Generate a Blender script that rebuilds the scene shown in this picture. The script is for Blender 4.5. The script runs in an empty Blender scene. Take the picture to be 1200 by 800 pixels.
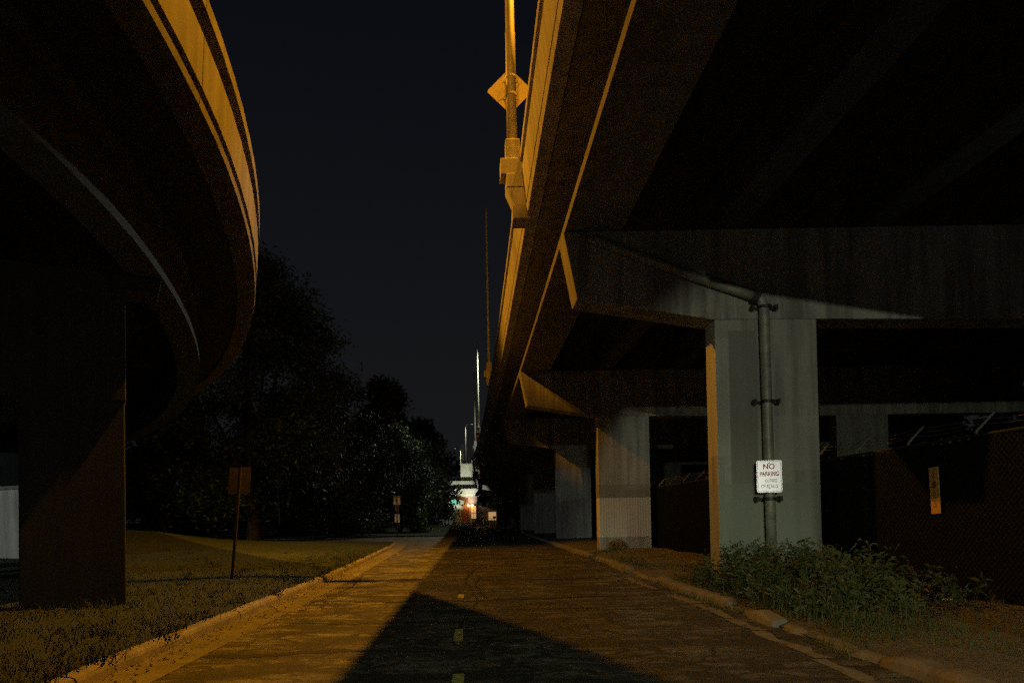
import bpy, bmesh, math, random
from mathutils import Vector, Matrix
R_ = math.radians
C = bpy.context.scene.collection
rnd = random.Random(7)

# ------------------------------------------------------------------ materials
def new_mat(name):
    m = bpy.data.materials.new(name); m.use_nodes = True
    nt = m.node_tree; b = nt.nodes['Principled BSDF']
    return m, nt, b
def N(nt, typ, **kw):
    n = nt.nodes.new(typ)
    for k, v in kw.items():
        if k.startswith('i_'):
            n.inputs[k[2:].replace('_', ' ')].default_value = v
        else:
            setattr(n, k, v)
    return n
def L(nt, a, b): nt.links.new(a, b)
def ramp(nt, src, stops):
    r = N(nt, 'ShaderNodeValToRGB')
    el = r.color_ramp.elements
    while len(el) < len(stops): el.new(0.5)
    for e, (p, c) in zip(el, stops):
        e.position = p; e.color = (c, c, c, 1) if isinstance(c, (int, float)) else (*c, 1)
    L(nt, src, r.inputs[0]); return r.outputs[0]
def mix(nt, fac, a, b, mode='MIX'):
    n = N(nt, 'ShaderNodeMix', data_type='RGBA', blend_type=mode)
    for s, v in ((n.inputs[0], fac), (n.inputs[6], a), (n.inputs[7], b)):
        if hasattr(v, 'links'): L(nt, v, s)
        elif isinstance(v, (int, float)): s.default_value = v if s == n.inputs[0] else (v, v, v, 1)
        else: s.default_value = (*v, 1)
    return n.outputs[2]
def math_(nt, op, a, b=0.0):
    n = N(nt, 'ShaderNodeMath', operation=op)
    for s, v in zip(n.inputs, (a, b)):
        if hasattr(v, 'links'): L(nt, v, s)
        else: s.default_value = v
    return n.outputs[0]
def noise(nt, scale, detail=5, rough=.6, stretch=None, coord='Object'):
    tc = N(nt, 'ShaderNodeTexCoord')
    mp = N(nt, 'ShaderNodeMapping')
    if stretch: mp.inputs['Scale'].default_value = stretch
    L(nt, tc.outputs[coord], mp.inputs[0])
    n = N(nt, 'ShaderNodeTexNoise'); n.inputs['Scale'].default_value = scale
    n.inputs['Detail'].default_value = detail; n.inputs['Roughness'].default_value = rough
    L(nt, mp.outputs[0], n.inputs[0]); return n.outputs[0]
def bump(nt, b, h, strength=.3, dist=.02):
    n = N(nt, 'ShaderNodeBump'); n.inputs['Strength'].default_value = strength; n.inputs['Distance'].default_value = dist
    L(nt, h, n.inputs['Height']); L(nt, n.outputs[0], b.inputs['Normal'])

def concrete(name, c0, c1, streak=.5, boards=True):
    m, nt, b = new_mat(name)
    n1 = noise(nt, .55, 8, .65); n2 = noise(nt, 1.2, 6, .6, (3.2, 3.2, .22)); n3 = noise(nt, 28, 4, .7)
    col = mix(nt, ramp(nt, n1, [(.3, 0), (.72, 1)]), c0, c1)
    st = ramp(nt, n2, [(.42, 1.0), (.62, 1 - streak)])
    col = mix(nt, 1.0, col, st, 'MULTIPLY')
    sp = ramp(nt, n3, [(.3, .72), (.55, 1.0)])
    col = mix(nt, 1.0, col, sp, 'MULTIPLY')
    L(nt, col, b.inputs['Base Color']); b.inputs['Roughness'].default_value = .88
    bump(nt, b, n3, .35, .012)
    return m
M = {}
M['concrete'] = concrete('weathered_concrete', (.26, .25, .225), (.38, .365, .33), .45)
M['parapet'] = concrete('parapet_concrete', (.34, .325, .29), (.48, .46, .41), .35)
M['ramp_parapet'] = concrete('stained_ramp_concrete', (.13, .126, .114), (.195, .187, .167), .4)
M['soffit'] = concrete('shaded_concrete', (.052, .062, .078), (.085, .10, .122), .35)  # underside shade darkened into the colour, bluish against the amber bounce
M['ramp_soffit'] = concrete('ramp_soffit', (.028, .034, .044), (.045, .055, .07), .35)  # deeper underside shade put into the ramp's colour
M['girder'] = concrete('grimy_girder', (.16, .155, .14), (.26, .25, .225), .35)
M['ramp_girder'] = concrete('dark_ramp_girder', (.05, .058, .07), (.08, .092, .108), .3)  # outer ramp girder, underside shade carried in its dark tone

def column_mat(name, patches, base0=(.25, .25, .225), base1=(.36, .355, .325)):
    """concrete with rectangles of other tones: (xa, xb, za, zb, colour, amount), in the column's own metres"""
    m, nt, b = new_mat(name)
    n1 = noise(nt, .8, 8, .65); n2 = noise(nt, 1.6, 6, .6, (3.4, 3.4, .2)); n3 = noise(nt, 30, 4, .7)
    col = mix(nt, ramp(nt, n1, [(.3, 0), (.7, 1)]), base0, base1)
    col = mix(nt, 1.0, col, ramp(nt, n2, [(.45, 1.0), (.66, .62)]), 'MULTIPLY')
    tc = N(nt, 'ShaderNodeTexCoord'); sx = N(nt, 'ShaderNodeSeparateXYZ'); L(nt, tc.outputs['Object'], sx.inputs[0])
    wob = math_(nt, 'MULTIPLY', math_(nt, 'SUBTRACT', n3, .5), .06)
    X = math_(nt, 'ADD', sx.outputs[0], wob); Z = math_(nt, 'ADD', sx.outputs[2], wob)
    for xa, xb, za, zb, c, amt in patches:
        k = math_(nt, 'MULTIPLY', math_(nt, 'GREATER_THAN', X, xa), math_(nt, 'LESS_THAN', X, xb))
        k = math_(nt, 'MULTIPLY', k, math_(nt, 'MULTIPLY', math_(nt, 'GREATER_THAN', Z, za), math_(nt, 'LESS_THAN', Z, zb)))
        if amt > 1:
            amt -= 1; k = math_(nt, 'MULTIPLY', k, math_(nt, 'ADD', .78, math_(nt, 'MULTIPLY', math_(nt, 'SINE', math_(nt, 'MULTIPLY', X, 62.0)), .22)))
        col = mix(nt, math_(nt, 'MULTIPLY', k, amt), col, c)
    col = mix(nt, 1.0, col, ramp(nt, n3, [(.3, .8), (.55, 1.0)]), 'MULTIPLY')
    L(nt, col, b.inputs['Base Color']); b.inputs['Roughness'].default_value = .85
    bump(nt, b, n3, .35, .012)
    return m
M['column_a'] = column_mat('tinted_panel_column', [(.26, .80, -1, 5.05, (.17, .175, .155), .75), (-.1, 3, -1, 2.05, (.22, .235, .205), .75), (.80, 2.2, 2.3, 3.35, (.36, .355, .32), .35), (-.1, .26, 2.6, 4.9, (.38, .38, .345), .5)])  # darker and lighter rectangles on the concrete
M['column_b'] = column_mat('tinted_band_column', [(-.1, 3, .62, 2.12, (.72, .67, .60), 1.9), (-.1, 3, 2.12, 2.62, (.22, .21, .18), .6)], (.30, .295, .27), (.42, .41, .38))  # lighter striped band with a darker band above it
M['column_c'] = column_mat('plain_column', [])
M['column_d'] = column_mat('dark_column', [], (.026, .029, .033), (.045, .05, .056))  # shade on the ramp piers put into a near-black concrete colour

def simple(name, c, rough=.6, metal=0, nscale=None, var=.3, bumpy=0):
    m, nt, b = new_mat(name)
    b.inputs['Roughness'].default_value = rough; b.inputs['Metallic'].default_value = metal
    if nscale:
        n = noise(nt, nscale, 6, .65)
        k = ramp(nt, n, [(.3, 1 - var), (.7, 1.0)])
        L(nt, mix(nt, 1.0, c, k, 'MULTIPLY'), b.inputs['Base Color'])
        if bumpy: bump(nt, b, n, bumpy, .01)
    else:
        b.inputs['Base Color'].default_value = (*c, 1)
    return m
def emis(name, c, s):
    m, nt, b = new_mat(name); b.inputs['Base Color'].default_value = (*c, 1)
    b.inputs['Emission Color'].default_value = (*c, 1); b.inputs['Emission Strength'].default_value = s
    return m
M['steel'] = simple('galvanised_steel', (.42, .42, .40), .5, .6, 9, .35)
M['old_post'] = simple('old_galvanised_post', (.16, .16, .15), .7, .2, 9, .4)
M['pale_pole'] = simple('pale_galvanised_pole', (.6, .6, .55), .5, .1, 5, .2)
M['pole'] = simple('pole_aluminium', (.30, .28, .23), .6, .2, 5, .35)
M['pipe'] = simple('drain_iron', (.33, .33, .285), .55, .2, 6, .55, .3)
M['blackrub'] = simple('black_coupling', (.02, .02, .02), .7)
M['rust'] = simple('dark_post', (.055, .04, .03), .8, .1, 12, .4)
M['signback'] = simple('sign_back', (.21, .19, .16), .5, .3, 9, .5)
M['signyellow'] = simple('warning_sign_back', (.52, .43, .25), .45, .3, 5, .25)
M['bead_sheeting'] = simple('bead_sheeting', (.84, .80, 1.0), .42, .8, 14, .12)
M['signwhite'] = simple('sign_white', (.86, .86, .88), .45, 0, 14, .14)
M['signred'] = simple('sign_red', (.62, .025, .03), .5)
M['signgrey'] = simple('sign_grey_ink', (.28, .28, .30), .5)
M['slat'] = simple('dark_slat', (.0052, .0068, .008), .85, 0, 3, .5)
M['slat'].node_tree.nodes['Principled BSDF'].inputs['Specular IOR Level'].default_value = .04
M['mesh_wire'] = simple('fence_wire', (.40, .40, .38), .45, .7)
M['dull_wire'] = simple('dull_wire', (.007, .0075, .008), .8, .1)
M['plaque'] = simple('plaque_orange', (.62, .33, .05), .5, 0, 18, .4)
M['plaque_ink'] = simple('plaque_ink', (.16, .05, .015), .6, 0, 20, .5)
M['plaque_faint'] = simple('plaque_faded_ink', (.40, .18, .03), .6, 0, 20, .5)
M['bark'] = simple('bark', (.035, .028, .022), .95, 0, 6, .5, .6)
M['paintwhite'] = simple('white_stucco', (.70, .70, .62), .8, 0, 2, .15)
M['stucco_pink'] = simple('rose_stucco', (.55, .42, .36), .8, 0, 2, .15)
M['blocks'] = simple('grey_block', (.45, .46, .42), .85, 0, 3, .3)
M['teal'] = simple('teal_canvas', (.10, .42, .40), .7)
M['wood'] = simple('warm_door_wood', (.35, .13, .04), .6, 0, 6, .4)
M['darkmetal'] = simple('dark_metal', (.03, .03, .032), .5, .3)
M['rusty'] = simple('rusty_steel', (.20, .09, .04), .8, .1, 4, .6)
M['glass_dark'] = simple('dark_glass', (.02, .025, .03), .08)
M['lit_window'] = emis('lit_window', (1, .62, .25), .05)
M['globe'] = emis('lamp_globe', (1, .5, .2), .9)
M['sodium_lens'] = emis('sodium_lens', (1, .5, .1), 3)
M['white_lens'] = emis('white_lens', (.85, 1, .8), .03)

def leaf_mat(name, c0, c1, rough=.5, spec=.5):
    m, nt, b = new_mat(name)
    n = noise(nt, 1.1, 3, .5)
    oi = N(nt, 'ShaderNodeNewGeometry')
    col = mix(nt, ramp(nt, n, [(.35, 0), (.65, 1)]), c0, c1)
    col = mix(nt, math_(nt, 'MULTIPLY', oi.outputs['Random Per Island'], .6), col, tuple(x * 1.6 for x in c1))
    L(nt, col, b.inputs['Base Color']); b.inputs['Roughness'].default_value = rough
    b.inputs['Specular IOR Level'].default_value = spec
    return m
M['leaf'] = leaf_mat('broad_leaf', (.009, .026, .009), (.018, .042, .014), .5, .22)
M['leaf2'] = leaf_mat('hedge_leaf', (.02, .045, .012), (.042, .075, .02), .5, .3)
M['needle'] = leaf_mat('conifer_leaf', (.012, .018, .009), (.024, .033, .014), .6)
M['weed'] = leaf_mat('weed_leaf', (.03, .042, .014), (.066, .074, .027), .7, .12)
M['weed_dry'] = leaf_mat('dry_weed', (.08, .07, .035), (.14, .12, .06), .7, .15)
M['blade'] = leaf_mat('grass_blade', (.008, .021, .005), (.019, .036, .009), .6, .2)

# asphalt with worn patches, tar-sealed transverse cracks and map cracking
def asphalt():
    m, nt, b = new_mat('old_asphalt')
    n1 = noise(nt, .35, 7, .6, (1, .6, 1)); n2 = noise(nt, 60, 3, .7); n3 = noise(nt, 1.4, 8, .7, (.5, 2.2, 1)); n4 = noise(nt, 6, 6, .75)
    col = mix(nt, ramp(nt, n1, [(.32, 0), (.68, 1)]), (.068, .066, .059), (.19, .183, .161))
    col = mix(nt, 1.0, col, ramp(nt, n3, [(.40, .30), (.55, 1.08)]), 'MULTIPLY')
    col = mix(nt, 1.0, col, ramp(nt, n4, [(.36, .38), (.58, 1.25)]), 'MULTIPLY')
    col = mix(nt, 1.0, col, ramp(nt, n2, [(.3, .55), (.62, 1.15)]), 'MULTIPLY')
    tc = N(nt, 'ShaderNodeTexCoord')
    blot = ramp(nt, noise(nt, .9, 7, .72, (.8, 1.6, 1)), [(.49, 0), (.56, .85)])
    col = mix(nt, blot, col, (.022, .021, .019))
    # map cracking
    wn = N(nt, 'ShaderNodeTexNoise'); wn.inputs['Scale'].default_value = 1.3; wn.inputs['Detail'].default_value = 4
    L(nt, tc.outputs['Object'], wn.inputs[0])
    vm = N(nt, 'ShaderNodeVectorMath', operation='SCALE'); vm.inputs['Scale'].default_value = .9
    L(nt, wn.outputs['Color'], vm.inputs[0])
    va = N(nt, 'ShaderNodeVectorMath', operation='ADD'); L(nt, tc.outputs['Object'], va.inputs[0]); L(nt, vm.outputs[0], va.inputs[1])
    cr_all = None
    for sc, w, thr in ((.55, .022, .42), (1.9, .035, .47)):
        mp = N(nt, 'ShaderNodeMapping'); mp.inputs['Scale'].default_value = (.7, 1.35, 1); L(nt, va.outputs[0], mp.inputs[0])
        vo = N(nt, 'ShaderNodeTexVoronoi', feature='DISTANCE_TO_EDGE'); vo.inputs['Scale'].default_value = sc; L(nt, mp.outputs[0], vo.inputs[0])
        line = math_(nt, 'LESS_THAN', vo.outputs['Distance'], w * sc)
        gate = ramp(nt, noise(nt, .5 * sc + .2, 3, .5), [(thr - .03, 0), (thr + .05, 1)])
        line = math_(nt, 'MULTIPLY', line, gate)
        cr_all = line if cr_all is None else math_(nt, 'MAXIMUM', cr_all, line)
    col = mix(nt, math_(nt, 'MULTIPLY', cr_all, .92), col, (.02, .019, .017))
    L(nt, col, b.inputs['Base Color'])
    L(nt, ramp(nt, n4, [(.3, .62), (.7, .9)]), b.inputs['Roughness'])
    h = math_(nt, 'SUBTRACT', n2, math_(nt, 'MULTIPLY', cr_all, .8))
    h2 = math_(nt, 'ADD', h, math_(nt, 'MULTIPLY', n4, 1.6)); bump(nt, b, h2, .9, .02)
    return m
M['asphalt'] = asphalt()
M['tar'] = simple('crack_tar', (.018, .017, .015), .55, 0, 8, .4)
M['patch'] = simple('smooth_patch', (.10, .10, .10), .7, 0, 8, .4)
M['kerb'] = concrete('kerb_concrete', (.13, .12, .095), (.23, .21, .17), .3)
M['gutter'] = concrete('gutter_concrete', (.085, .08, .066), (.16, .15, .125), .3)
def paint_mat():
    m, nt, b = new_mat('worn_yellow_paint')
    n = noise(nt, 14, 6, .8)
    L(nt, mix(nt, ramp(nt, n, [(.42, 0), (.54, 1)]), (.14, .13, .08), (.68, .60, .16)), b.inputs['Base Color'])
    b.inputs['Roughness'].default_value = .7
    return m
M['yellow'] = paint_mat()
def soil(name, c0, c1, c2, sc=.5):
    m, nt, b = new_mat(name)
    n1 = noise(nt, sc, 8, .7); n2 = noise(nt, 22, 5, .75); n3 = noise(nt, 3.3, 6, .7)
    col = mix(nt, ramp(nt, n1, [(.35, 0), (.65, 1)]), c0, c1)
    col = mix(nt, ramp(nt, n3, [(.5, 0), (.68, .8)]), col, c2)
    col = mix(nt, 1.0, col, ramp(nt, n2, [(.3, .4), (.65, 1.25)]), 'MULTIPLY')
    L(nt, col, b.inputs['Base Color']); b.inputs['Roughness'].default_value = .95
    bump(nt, b, n2, .9, .05)
    return m
M['lawn'] = soil('lawn_turf', (.009, .02, .005), (.016, .029, .008), (.03, .028, .014))
M['dirt'] = soil('verge_dirt', (.10, .085, .06), (.15, .13, .095), (.07, .075, .035), .8)
M['ground'] = soil('far_ground', (.04, .05, .02), (.06, .065, .03), (.05, .05, .03), .1)

# ------------------------------------------------------------------ mesh helpers
class MB:
    def __init__(s): s.v = []; s.f = []
    def add(s, vs, fs):
        o = len(s.v); s.v += [tuple(p) for p in vs]; s.f += [tuple(i + o for i in f) for f in fs]
    def box(s, a, b, rot=None, piv=None):
        (x0, y0, z0), (x1, y1, z1) = a, b
        vs = [Vector(p) for p in ((x0, y0, z0), (x1, y0, z0), (x1, y1, z0), (x0, y1, z0), (x0, y0, z1), (x1, y0, z1), (x1, y1, z1), (x0, y1, z1))]
        if rot is not None:
            p = Vector(piv) if piv else sum(vs, Vector()) / 8
            vs = [rot @ (q - p) + p for q in vs]
        s.add(vs, [(3, 2, 1, 0), (4, 5, 6, 7), (0, 1, 5, 4), (1, 2, 6, 5), (2, 3, 7, 6), (3, 0, 4, 7)])
    def tube(s, pts, rs, n=12, caps=True):
        pts = [Vector(p) for p in pts]
        if isinstance(rs, (int, float)): rs = [rs] * len(pts)
        rings = []; up = None
        for i, p in enumerate(pts):
            d = (pts[min(i + 1, len(pts) - 1)] - pts[max(i - 1, 0)]).normalized()
            if up is None:
                up = Vector((0, 0, 1)) if abs(d.z) < .9 else Vector((1, 0, 0))
            a = (up - d * up.dot(d)).normalized(); up = a
            c = d.cross(a)
            rings.append([p + (a * math.cos(2 * math.pi * k / n) + c * math.sin(2 * math.pi * k / n)) * rs[i] for k in range(n)])
        vs = [q for r in rings for q in r]; fs = []
        for i in range(len(rings) - 1):
            for k in range(n):
                k2 = (k + 1) % n
                fs.append((i * n + k, i * n + k2, (i + 1) * n + k2, (i + 1) * n + k))
        if caps:
            fs.append(tuple(range(n))[::-1]); fs.append(tuple(range((len(rings) - 1) * n, len(rings) * n)))
        s.add(vs, fs)
    def sweep(s, prof, frames, closed=True, caps=True):
        """prof: list of (a, z); frames: function list mapping (a, z) -> point"""
        n = len(prof); vs = [fr(a, z) for fr in frames for a, z in prof]; fs = []
        for i in range(len(frames) - 1):
            for k in range(n if closed else n - 1):
                k2 = (k + 1) % n
                fs.append((i * n + k, i * n + k2, (i + 1) * n + k2, (i + 1) * n + k))
        if caps and closed:
            fs.append(tuple(range(n))[::-1]); fs.append(tuple(range((len(frames) - 1) * n, len(frames) * n)))
        s.add(vs, fs)
    def lathe(s, prof, c, n=24):
        cx, cy, cz = c; vs = []; fs = []
        for r, z in prof:
            for k in range(n):
                t = 2 * math.pi * k / n; vs.append((cx + r * math.cos(t), cy + r * math.sin(t), cz + z))
        for i in range(len(prof) - 1):
            for k in range(n):
                k2 = (k + 1) % n; fs.append((i * n + k, i * n + k2, (i + 1) * n + k2, (i + 1) * n + k))
        fs.append(tuple(range(n))[::-1]); fs.append(tuple(range((len(prof) - 1) * n, len(prof) * n)))
        s.add(vs, fs)
    def prism(s, poly, axis, a, b):
        """poly of 2-D points extruded along axis 'x','y','z' from a to b"""
        def P(u, w, t): return {'x': (t, u, w), 'y': (u, t, w), 'z': (u, w, t)}[axis]
        n = len(poly); vs = [P(u, w, a) for u, w in poly] + [P(u, w, b) for u, w in poly]
        fs = [tuple(range(n)), tuple(range(2 * n - 1, n - 1, -1))] + [(k, (k + 1) % n, n + (k + 1) % n, n + k) for k in range(n)]
        s.add(vs, fs)
    def build(s, name, mat, parent=None, smooth=False, bevel=0, normals=True):
        me = bpy.data.meshes.new(name); me.from_pydata(s.v, [], s.f)
        if normals:
            bm = bmesh.new(); bm.from_mesh(me); bmesh.ops.recalc_face_normals(bm, faces=bm.faces); bm.to_mesh(me); bm.free()
        o = bpy.data.objects.new(name, me); C.objects.link(o); me.materials.append(mat)
        if smooth:
            for p in me.polygons: p.use_smooth = True
        if bevel:
            md = o.modifiers.new('edge', 'BEVEL'); md.width = bevel; md.segments = 2; md.limit_method = 'ANGLE'
        if parent is not None:
            o.parent = parent; o.matrix_parent_inverse = Matrix.Translation(parent.location).inverted()
        return o
def tag(o, label=None, cat=None, group=None, kind=None):
    if label: o['label'] = label
    if cat: o['category'] = cat
    if group: o['group'] = group
    if kind: o['kind'] = kind
    return o
def thing(name, loc, label, cat, group=None):
    o = bpy.data.objects.new(name, None); C.objects.link(o); o.location = loc; o.empty_display_size = .3
    return tag(o, label, cat, group)
def struct(o): o['kind'] = 'structure'; return o
def copy_tree(o, loc, label=None):
    c = o.copy(); C.objects.link(c); c.location = loc
    if label: c['label'] = label
    for ch in list(o.children):
        k = ch.copy(); C.objects.link(k); k.parent = c
        for g in list(ch.children):
            q = g.copy(); C.objects.link(q); q.parent = k
    return c
def text(name, s, size, mat, loc, rot, parent, sx=1.0, bold=0.0, align='CENTER'):
    cu = bpy.data.curves.new(name, 'FONT'); cu.body = s; cu.size = size; cu.align_x = align; cu.align_y = 'CENTER'
    cu.extrude = .002; cu.offset = bold
    t = bpy.data.objects.new(name, cu); C.objects.link(t)
    bpy.context.view_layer.update()
    me = bpy.data.meshes.new_from_object(t); bpy.data.objects.remove(t)
    o = bpy.data.objects.new(name, me); C.objects.link(o); me.materials.clear(); me.materials.append(mat)
    o.matrix_world = Matrix.Translation(loc) @ rot.to_4x4() @ Matrix.Diagonal((sx, 1, 1, 1))
    o.parent = parent; o.matrix_parent_inverse = Matrix.Translation(parent.location).inverted()
    return o
def lamp(name, loc, target, power, col, cone=160, blend=.25, size=.18, parent=None):
    d = bpy.data.lights.new(name, 'SPOT'); d.energy = power; d.color = col; d.spot_size = R_(cone); d.spot_blend = blend; d.shadow_soft_size = size
    o = bpy.data.objects.new(name, d); C.objects.link(o); o.location = loc
    o.rotation_euler = (Vector(target) - Vector(loc)).to_track_quat('-Z', 'Y').to_euler()
    if parent is not None:
        o.parent = parent; o.matrix_parent_inverse = Matrix.Translation(parent.location).inverted()
    return o
SODIUM = (1.0, .39, .016)
WHITE = (.96, 1.0, .72)
COOL = (.86, .98, .92)

# ------------------------------------------------------------------ ground, road, kerbs
def sm(a, b, x):
    t = max(0, min(1, (x - a) / (b - a))); return t * t * (3 - 2 * t)
def sheet(name, poly, z, mat, sub=0):
    b = MB(); b.add([(x, y, z) for x, y in poly], [tuple(range(len(poly)))])
    return struct(b.build(name, mat))
g = MB(); g.box((-700, -120, -.4), (700, 1200, -.06)); struct(g.build('ground', M['ground']))

# the left kerb line: straight, then a corner into the side street
KL = [(-3.62, y) for y in (-45, -20, 0, 8, 16)] + [(-3.76, 21), (-3.95, 27), (-4.15, 33), (-4.36, 36.5)]
for k in range(1, 9):
    t = R_(90 * k / 8); KL.append((-8.9 + 4.5 * math.cos(t), 37.5 + 4.8 * math.sin(t)))
KL += [(-14, 42.4), (-30, 43.0), (-70, 45)]
FAR = [(-70, 56.2), (-30, 54.2), (-12, 53.4), (-3, 53.2), (0, 53.5)]
road = [(x, y) for x, y in KL] + FAR + [(0, 120), (4.3, 120), (4.05, 60), (3.9, 30), (3.9, -45)]
sheet('road', road, 0, M['asphalt'])
def offset_line(line, d):
    out = []
    for i, p in enumerate(line):
        a = Vector(line[max(i - 1, 0)]); b = Vector(line[min(i + 1, len(line) - 1)])
        t = (b - a).normalized(); n = Vector((-t.y, t.x)); out.append((p[0] + n.x * d, p[1] + n.y * d))
    return out
def kerb(name, line, side, mat, h=.13, w=.17, ends=False):
    """line runs away from the camera; side=+1: kerb body lies on the left of it"""
    prof = [(-.01, -.05), (.012, h - .055), (.032, h - .02), (.065, h - .004), (.1, h), (w, h + .002), (w, -.05)]
    fr = []
    for i, p in enumerate(line):
        a = Vector(line[max(i - 1, 0)]); b = Vector(line[min(i + 1, len(line) - 1)])
        t = (b - a).normalized(); n = Vector((-t.y, t.x)) * side
        jz = rnd.uniform(-.013, .010); jx = rnd.uniform(-.014, .014)
        if ends and i in (0, len(line) - 1): jz -= rnd.uniform(.03, .07)
        fr.append(lambda a_, z_, p=p, n=n, jz=jz, jx=jx: (p[0] + n.x * (a_ + jx), p[1] + n.y * (a_ + jx), z_ + (jz if z_ > 0 else 0)))
    b = MB(); b.sweep(prof, fr); return b
def densify(line, step=.6):
    out = []
    for a, b in zip(line, line[1:]):
        n = max(1, int((Vector(b) - Vector(a)).length / step))
        for k in range(n): out.append((a[0] + (b[0] - a[0]) * k / n, a[1] + (b[1] - a[1]) * k / n))
    out.append(line[-1]); return out
kl = densify([p for p in KL if p[1] < 46 and p[0] > -32])
# kerb cast in lengths with open joints
segs = []; cur = []; acc = 0
for i, p in enumerate(kl):
    cur.append(p)
    if len(cur) > 7: segs.append(cur); cur = [(p[0], p[1] + .03) if p[1] < 37 else p]
if len(cur) > 1: segs.append(cur)
kb = MB()
for s_ in segs:
    q = kerb('k', s_, +1, None); kb.add(q.v, q.f)
struct(kb.build('kerb', M['kerb']))
gl = MB()
for s_ in segs:
    inner = [(p[0] + .0, p[1]) for p in s_]; out_ = offset_line(s_, -.55)
    gl.add([(x, y, .008) for x, y in inner] + [(x, y, .004) for x, y in out_], [(i, i + 1, len(inner) + i + 1, len(inner) + i) for i in range(len(inner) - 1)])
struct(gl.build('gutter', M['gutter']))
# right kerb: broken lengths, the rest buried in dirt
rk = MB()
for ya, yb in ((-10, 6.6), (8.85, 9.7), (10.6, 14.9), (17.3, 22.3), (23.4, 60)):
    ln = densify([(3.82, ya), (3.82, yb)], .22)
    ln = [(x + .03 * math.sin(y * 1.3) , y) for x, y in ln]
    q = kerb('k', ln, -1, None, .14, .2, True); rk.add(q.v, q.f)
for ya, yb in ((6.62, 8.83), (9.72, 10.58), (14.92, 17.28), (22.32, 23.38)):
    ln = [(x + rnd.uniform(-.03, .03), y) for x, y in densify([(3.86, ya), (3.86, yb)], .35)]
    q = kerb('k', ln, -1, None, .055, .2); rk.add(q.v, q.f)
struct(rk.build('kerb', M['kerb']))
gr = MB()
for ya, yb, x0 in ((-10, 5.2, 3.33), (5.25, 6.9, 3.34), (6.95, 8.6, 3.4), (8.65, 9.6, 3.46), (9.65, 11.2, 3.5), (11.3, 12.6, 3.48), (13.5, 16, 3.42)):
    n = max(2, int((yb - ya) / .25)); pts = []
    w = .17
    for k in range(n + 1):
        y = ya + (yb - ya) * k / n; j = rnd.uniform(-.025, .025)
        pts.append(((x0 + j, y, .005), (x0 + w + rnd.uniform(-.06, .05) + j, y, .006)))
    v = [p for q in pts for p in q]
    gr.add(v, [(2 * i, 2 * i + 1, 2 * i + 3, 2 * i + 2) for i in range(n)])
struct(gr.build('gutter', M['kerb']))

# lawns as gently uneven height fields
def lawn_h(x, y):
    h = .12 + .05 * math.sin(x * .7 + y * .3) * math.sin(y * .41 - x * .2) * sm(0, 2, -3.9 - x)
    h += 1.05 * math.exp(-(((x + 19) / 6.5) ** 2 + ((y - 33) / 7.) ** 2))
    return h
def field(name, inside_x, xr, yr, st, hfun, mat, side):
    b = MB(); nx = int((xr[1] - xr[0]) / st) + 1; ny = int((yr[1] - yr[0]) / st) + 1
    idx = {}
    for j in range(ny):
        y = yr[0] + j * st; edge = inside_x(y)
        for i in range(nx):
            x = xr[0] + i * st
            x = min(x, edge) if side < 0 else max(x, edge)
            idx[i, j] = len(b.v); b.v.append((x, y, hfun(x, y)))
    for j in range(ny - 1):
        for i in range(nx - 1):
            q = (idx[i, j], idx[i + 1, j], idx[i + 1, j + 1], idx[i, j + 1])
            if (Vector(b.v[q[0]]) - Vector(b.v[q[1]])).length < 1e-5 and (Vector(b.v[q[2]]) - Vector(b.v[q[3]])).length < 1e-5: continue
            b.f.append(q)
    return struct(b.build(name, mat, smooth=True))
def left_edge(y):
    if y < 36.5:
        pts = [p for p in KL if p[1] <= 36.5]
        for a, c in zip(pts, pts[1:]):
            if a[1] <= y <= c[1]: return a[0] + (c[0] - a[0]) * (y - a[1]) / (c[1] - a[1]) - .165
        return pts[0][0] - .165
    t = math.asin(min(1, max(0, (y - 37.5) / 4.8))); return -8.9 + 4.5 * math.cos(t) - .17
field('lawn', left_edge, (-62, -3.2), (-30, 42.2), .55, lawn_h, M['lawn'], -1)
far_h = lambda x, y: .08 + .05 * math.sin(x * .4 + y * .2) + .25 * sm(60, 95, y)
field('lawn', lambda y: -.3 - .006 * (y - 53), (-62, 0), (54.0, 103), 1.0, lambda x, y: far_h(x, y) * sm(53.2, 54.6, y) , M['lawn'], -1)
verge_h = lambda x, y: .02 + .12 * sm(3.85, 4.2, x) + .05 * math.sin(x * 1.7 + y) * math.sin(y * .9) * sm(4, 5, x) + .05 * sm(5.8, 6.9, x)
field('verge', lambda y: 3.88, (3.0, 34), (-25, 125), .5, verge_h, M['dirt'], +1)
# path behind the trees
pp = MB(); pp.add([(-40, 47.6, .02), (-16, 46.2, .02), (-16, 47.6, .02), (-40, 49.2, .02)], [(0, 1, 2, 3)])
# road markings: short worn dashes of the centre line
mk = MB()
for y0, y1, x in ((5.5, 6.55, -.19), (8.25, 9.15, -.25), (12.6, 13.2, -.31)):
    mk.add([(x - .055, y0, .004), (x + .055, y0, .004), (x + .05, y1, .004), (x - .06, y1, .004)], [(0, 1, 2, 3)])
struct(mk.build('road_markings', M['yellow']))
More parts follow.
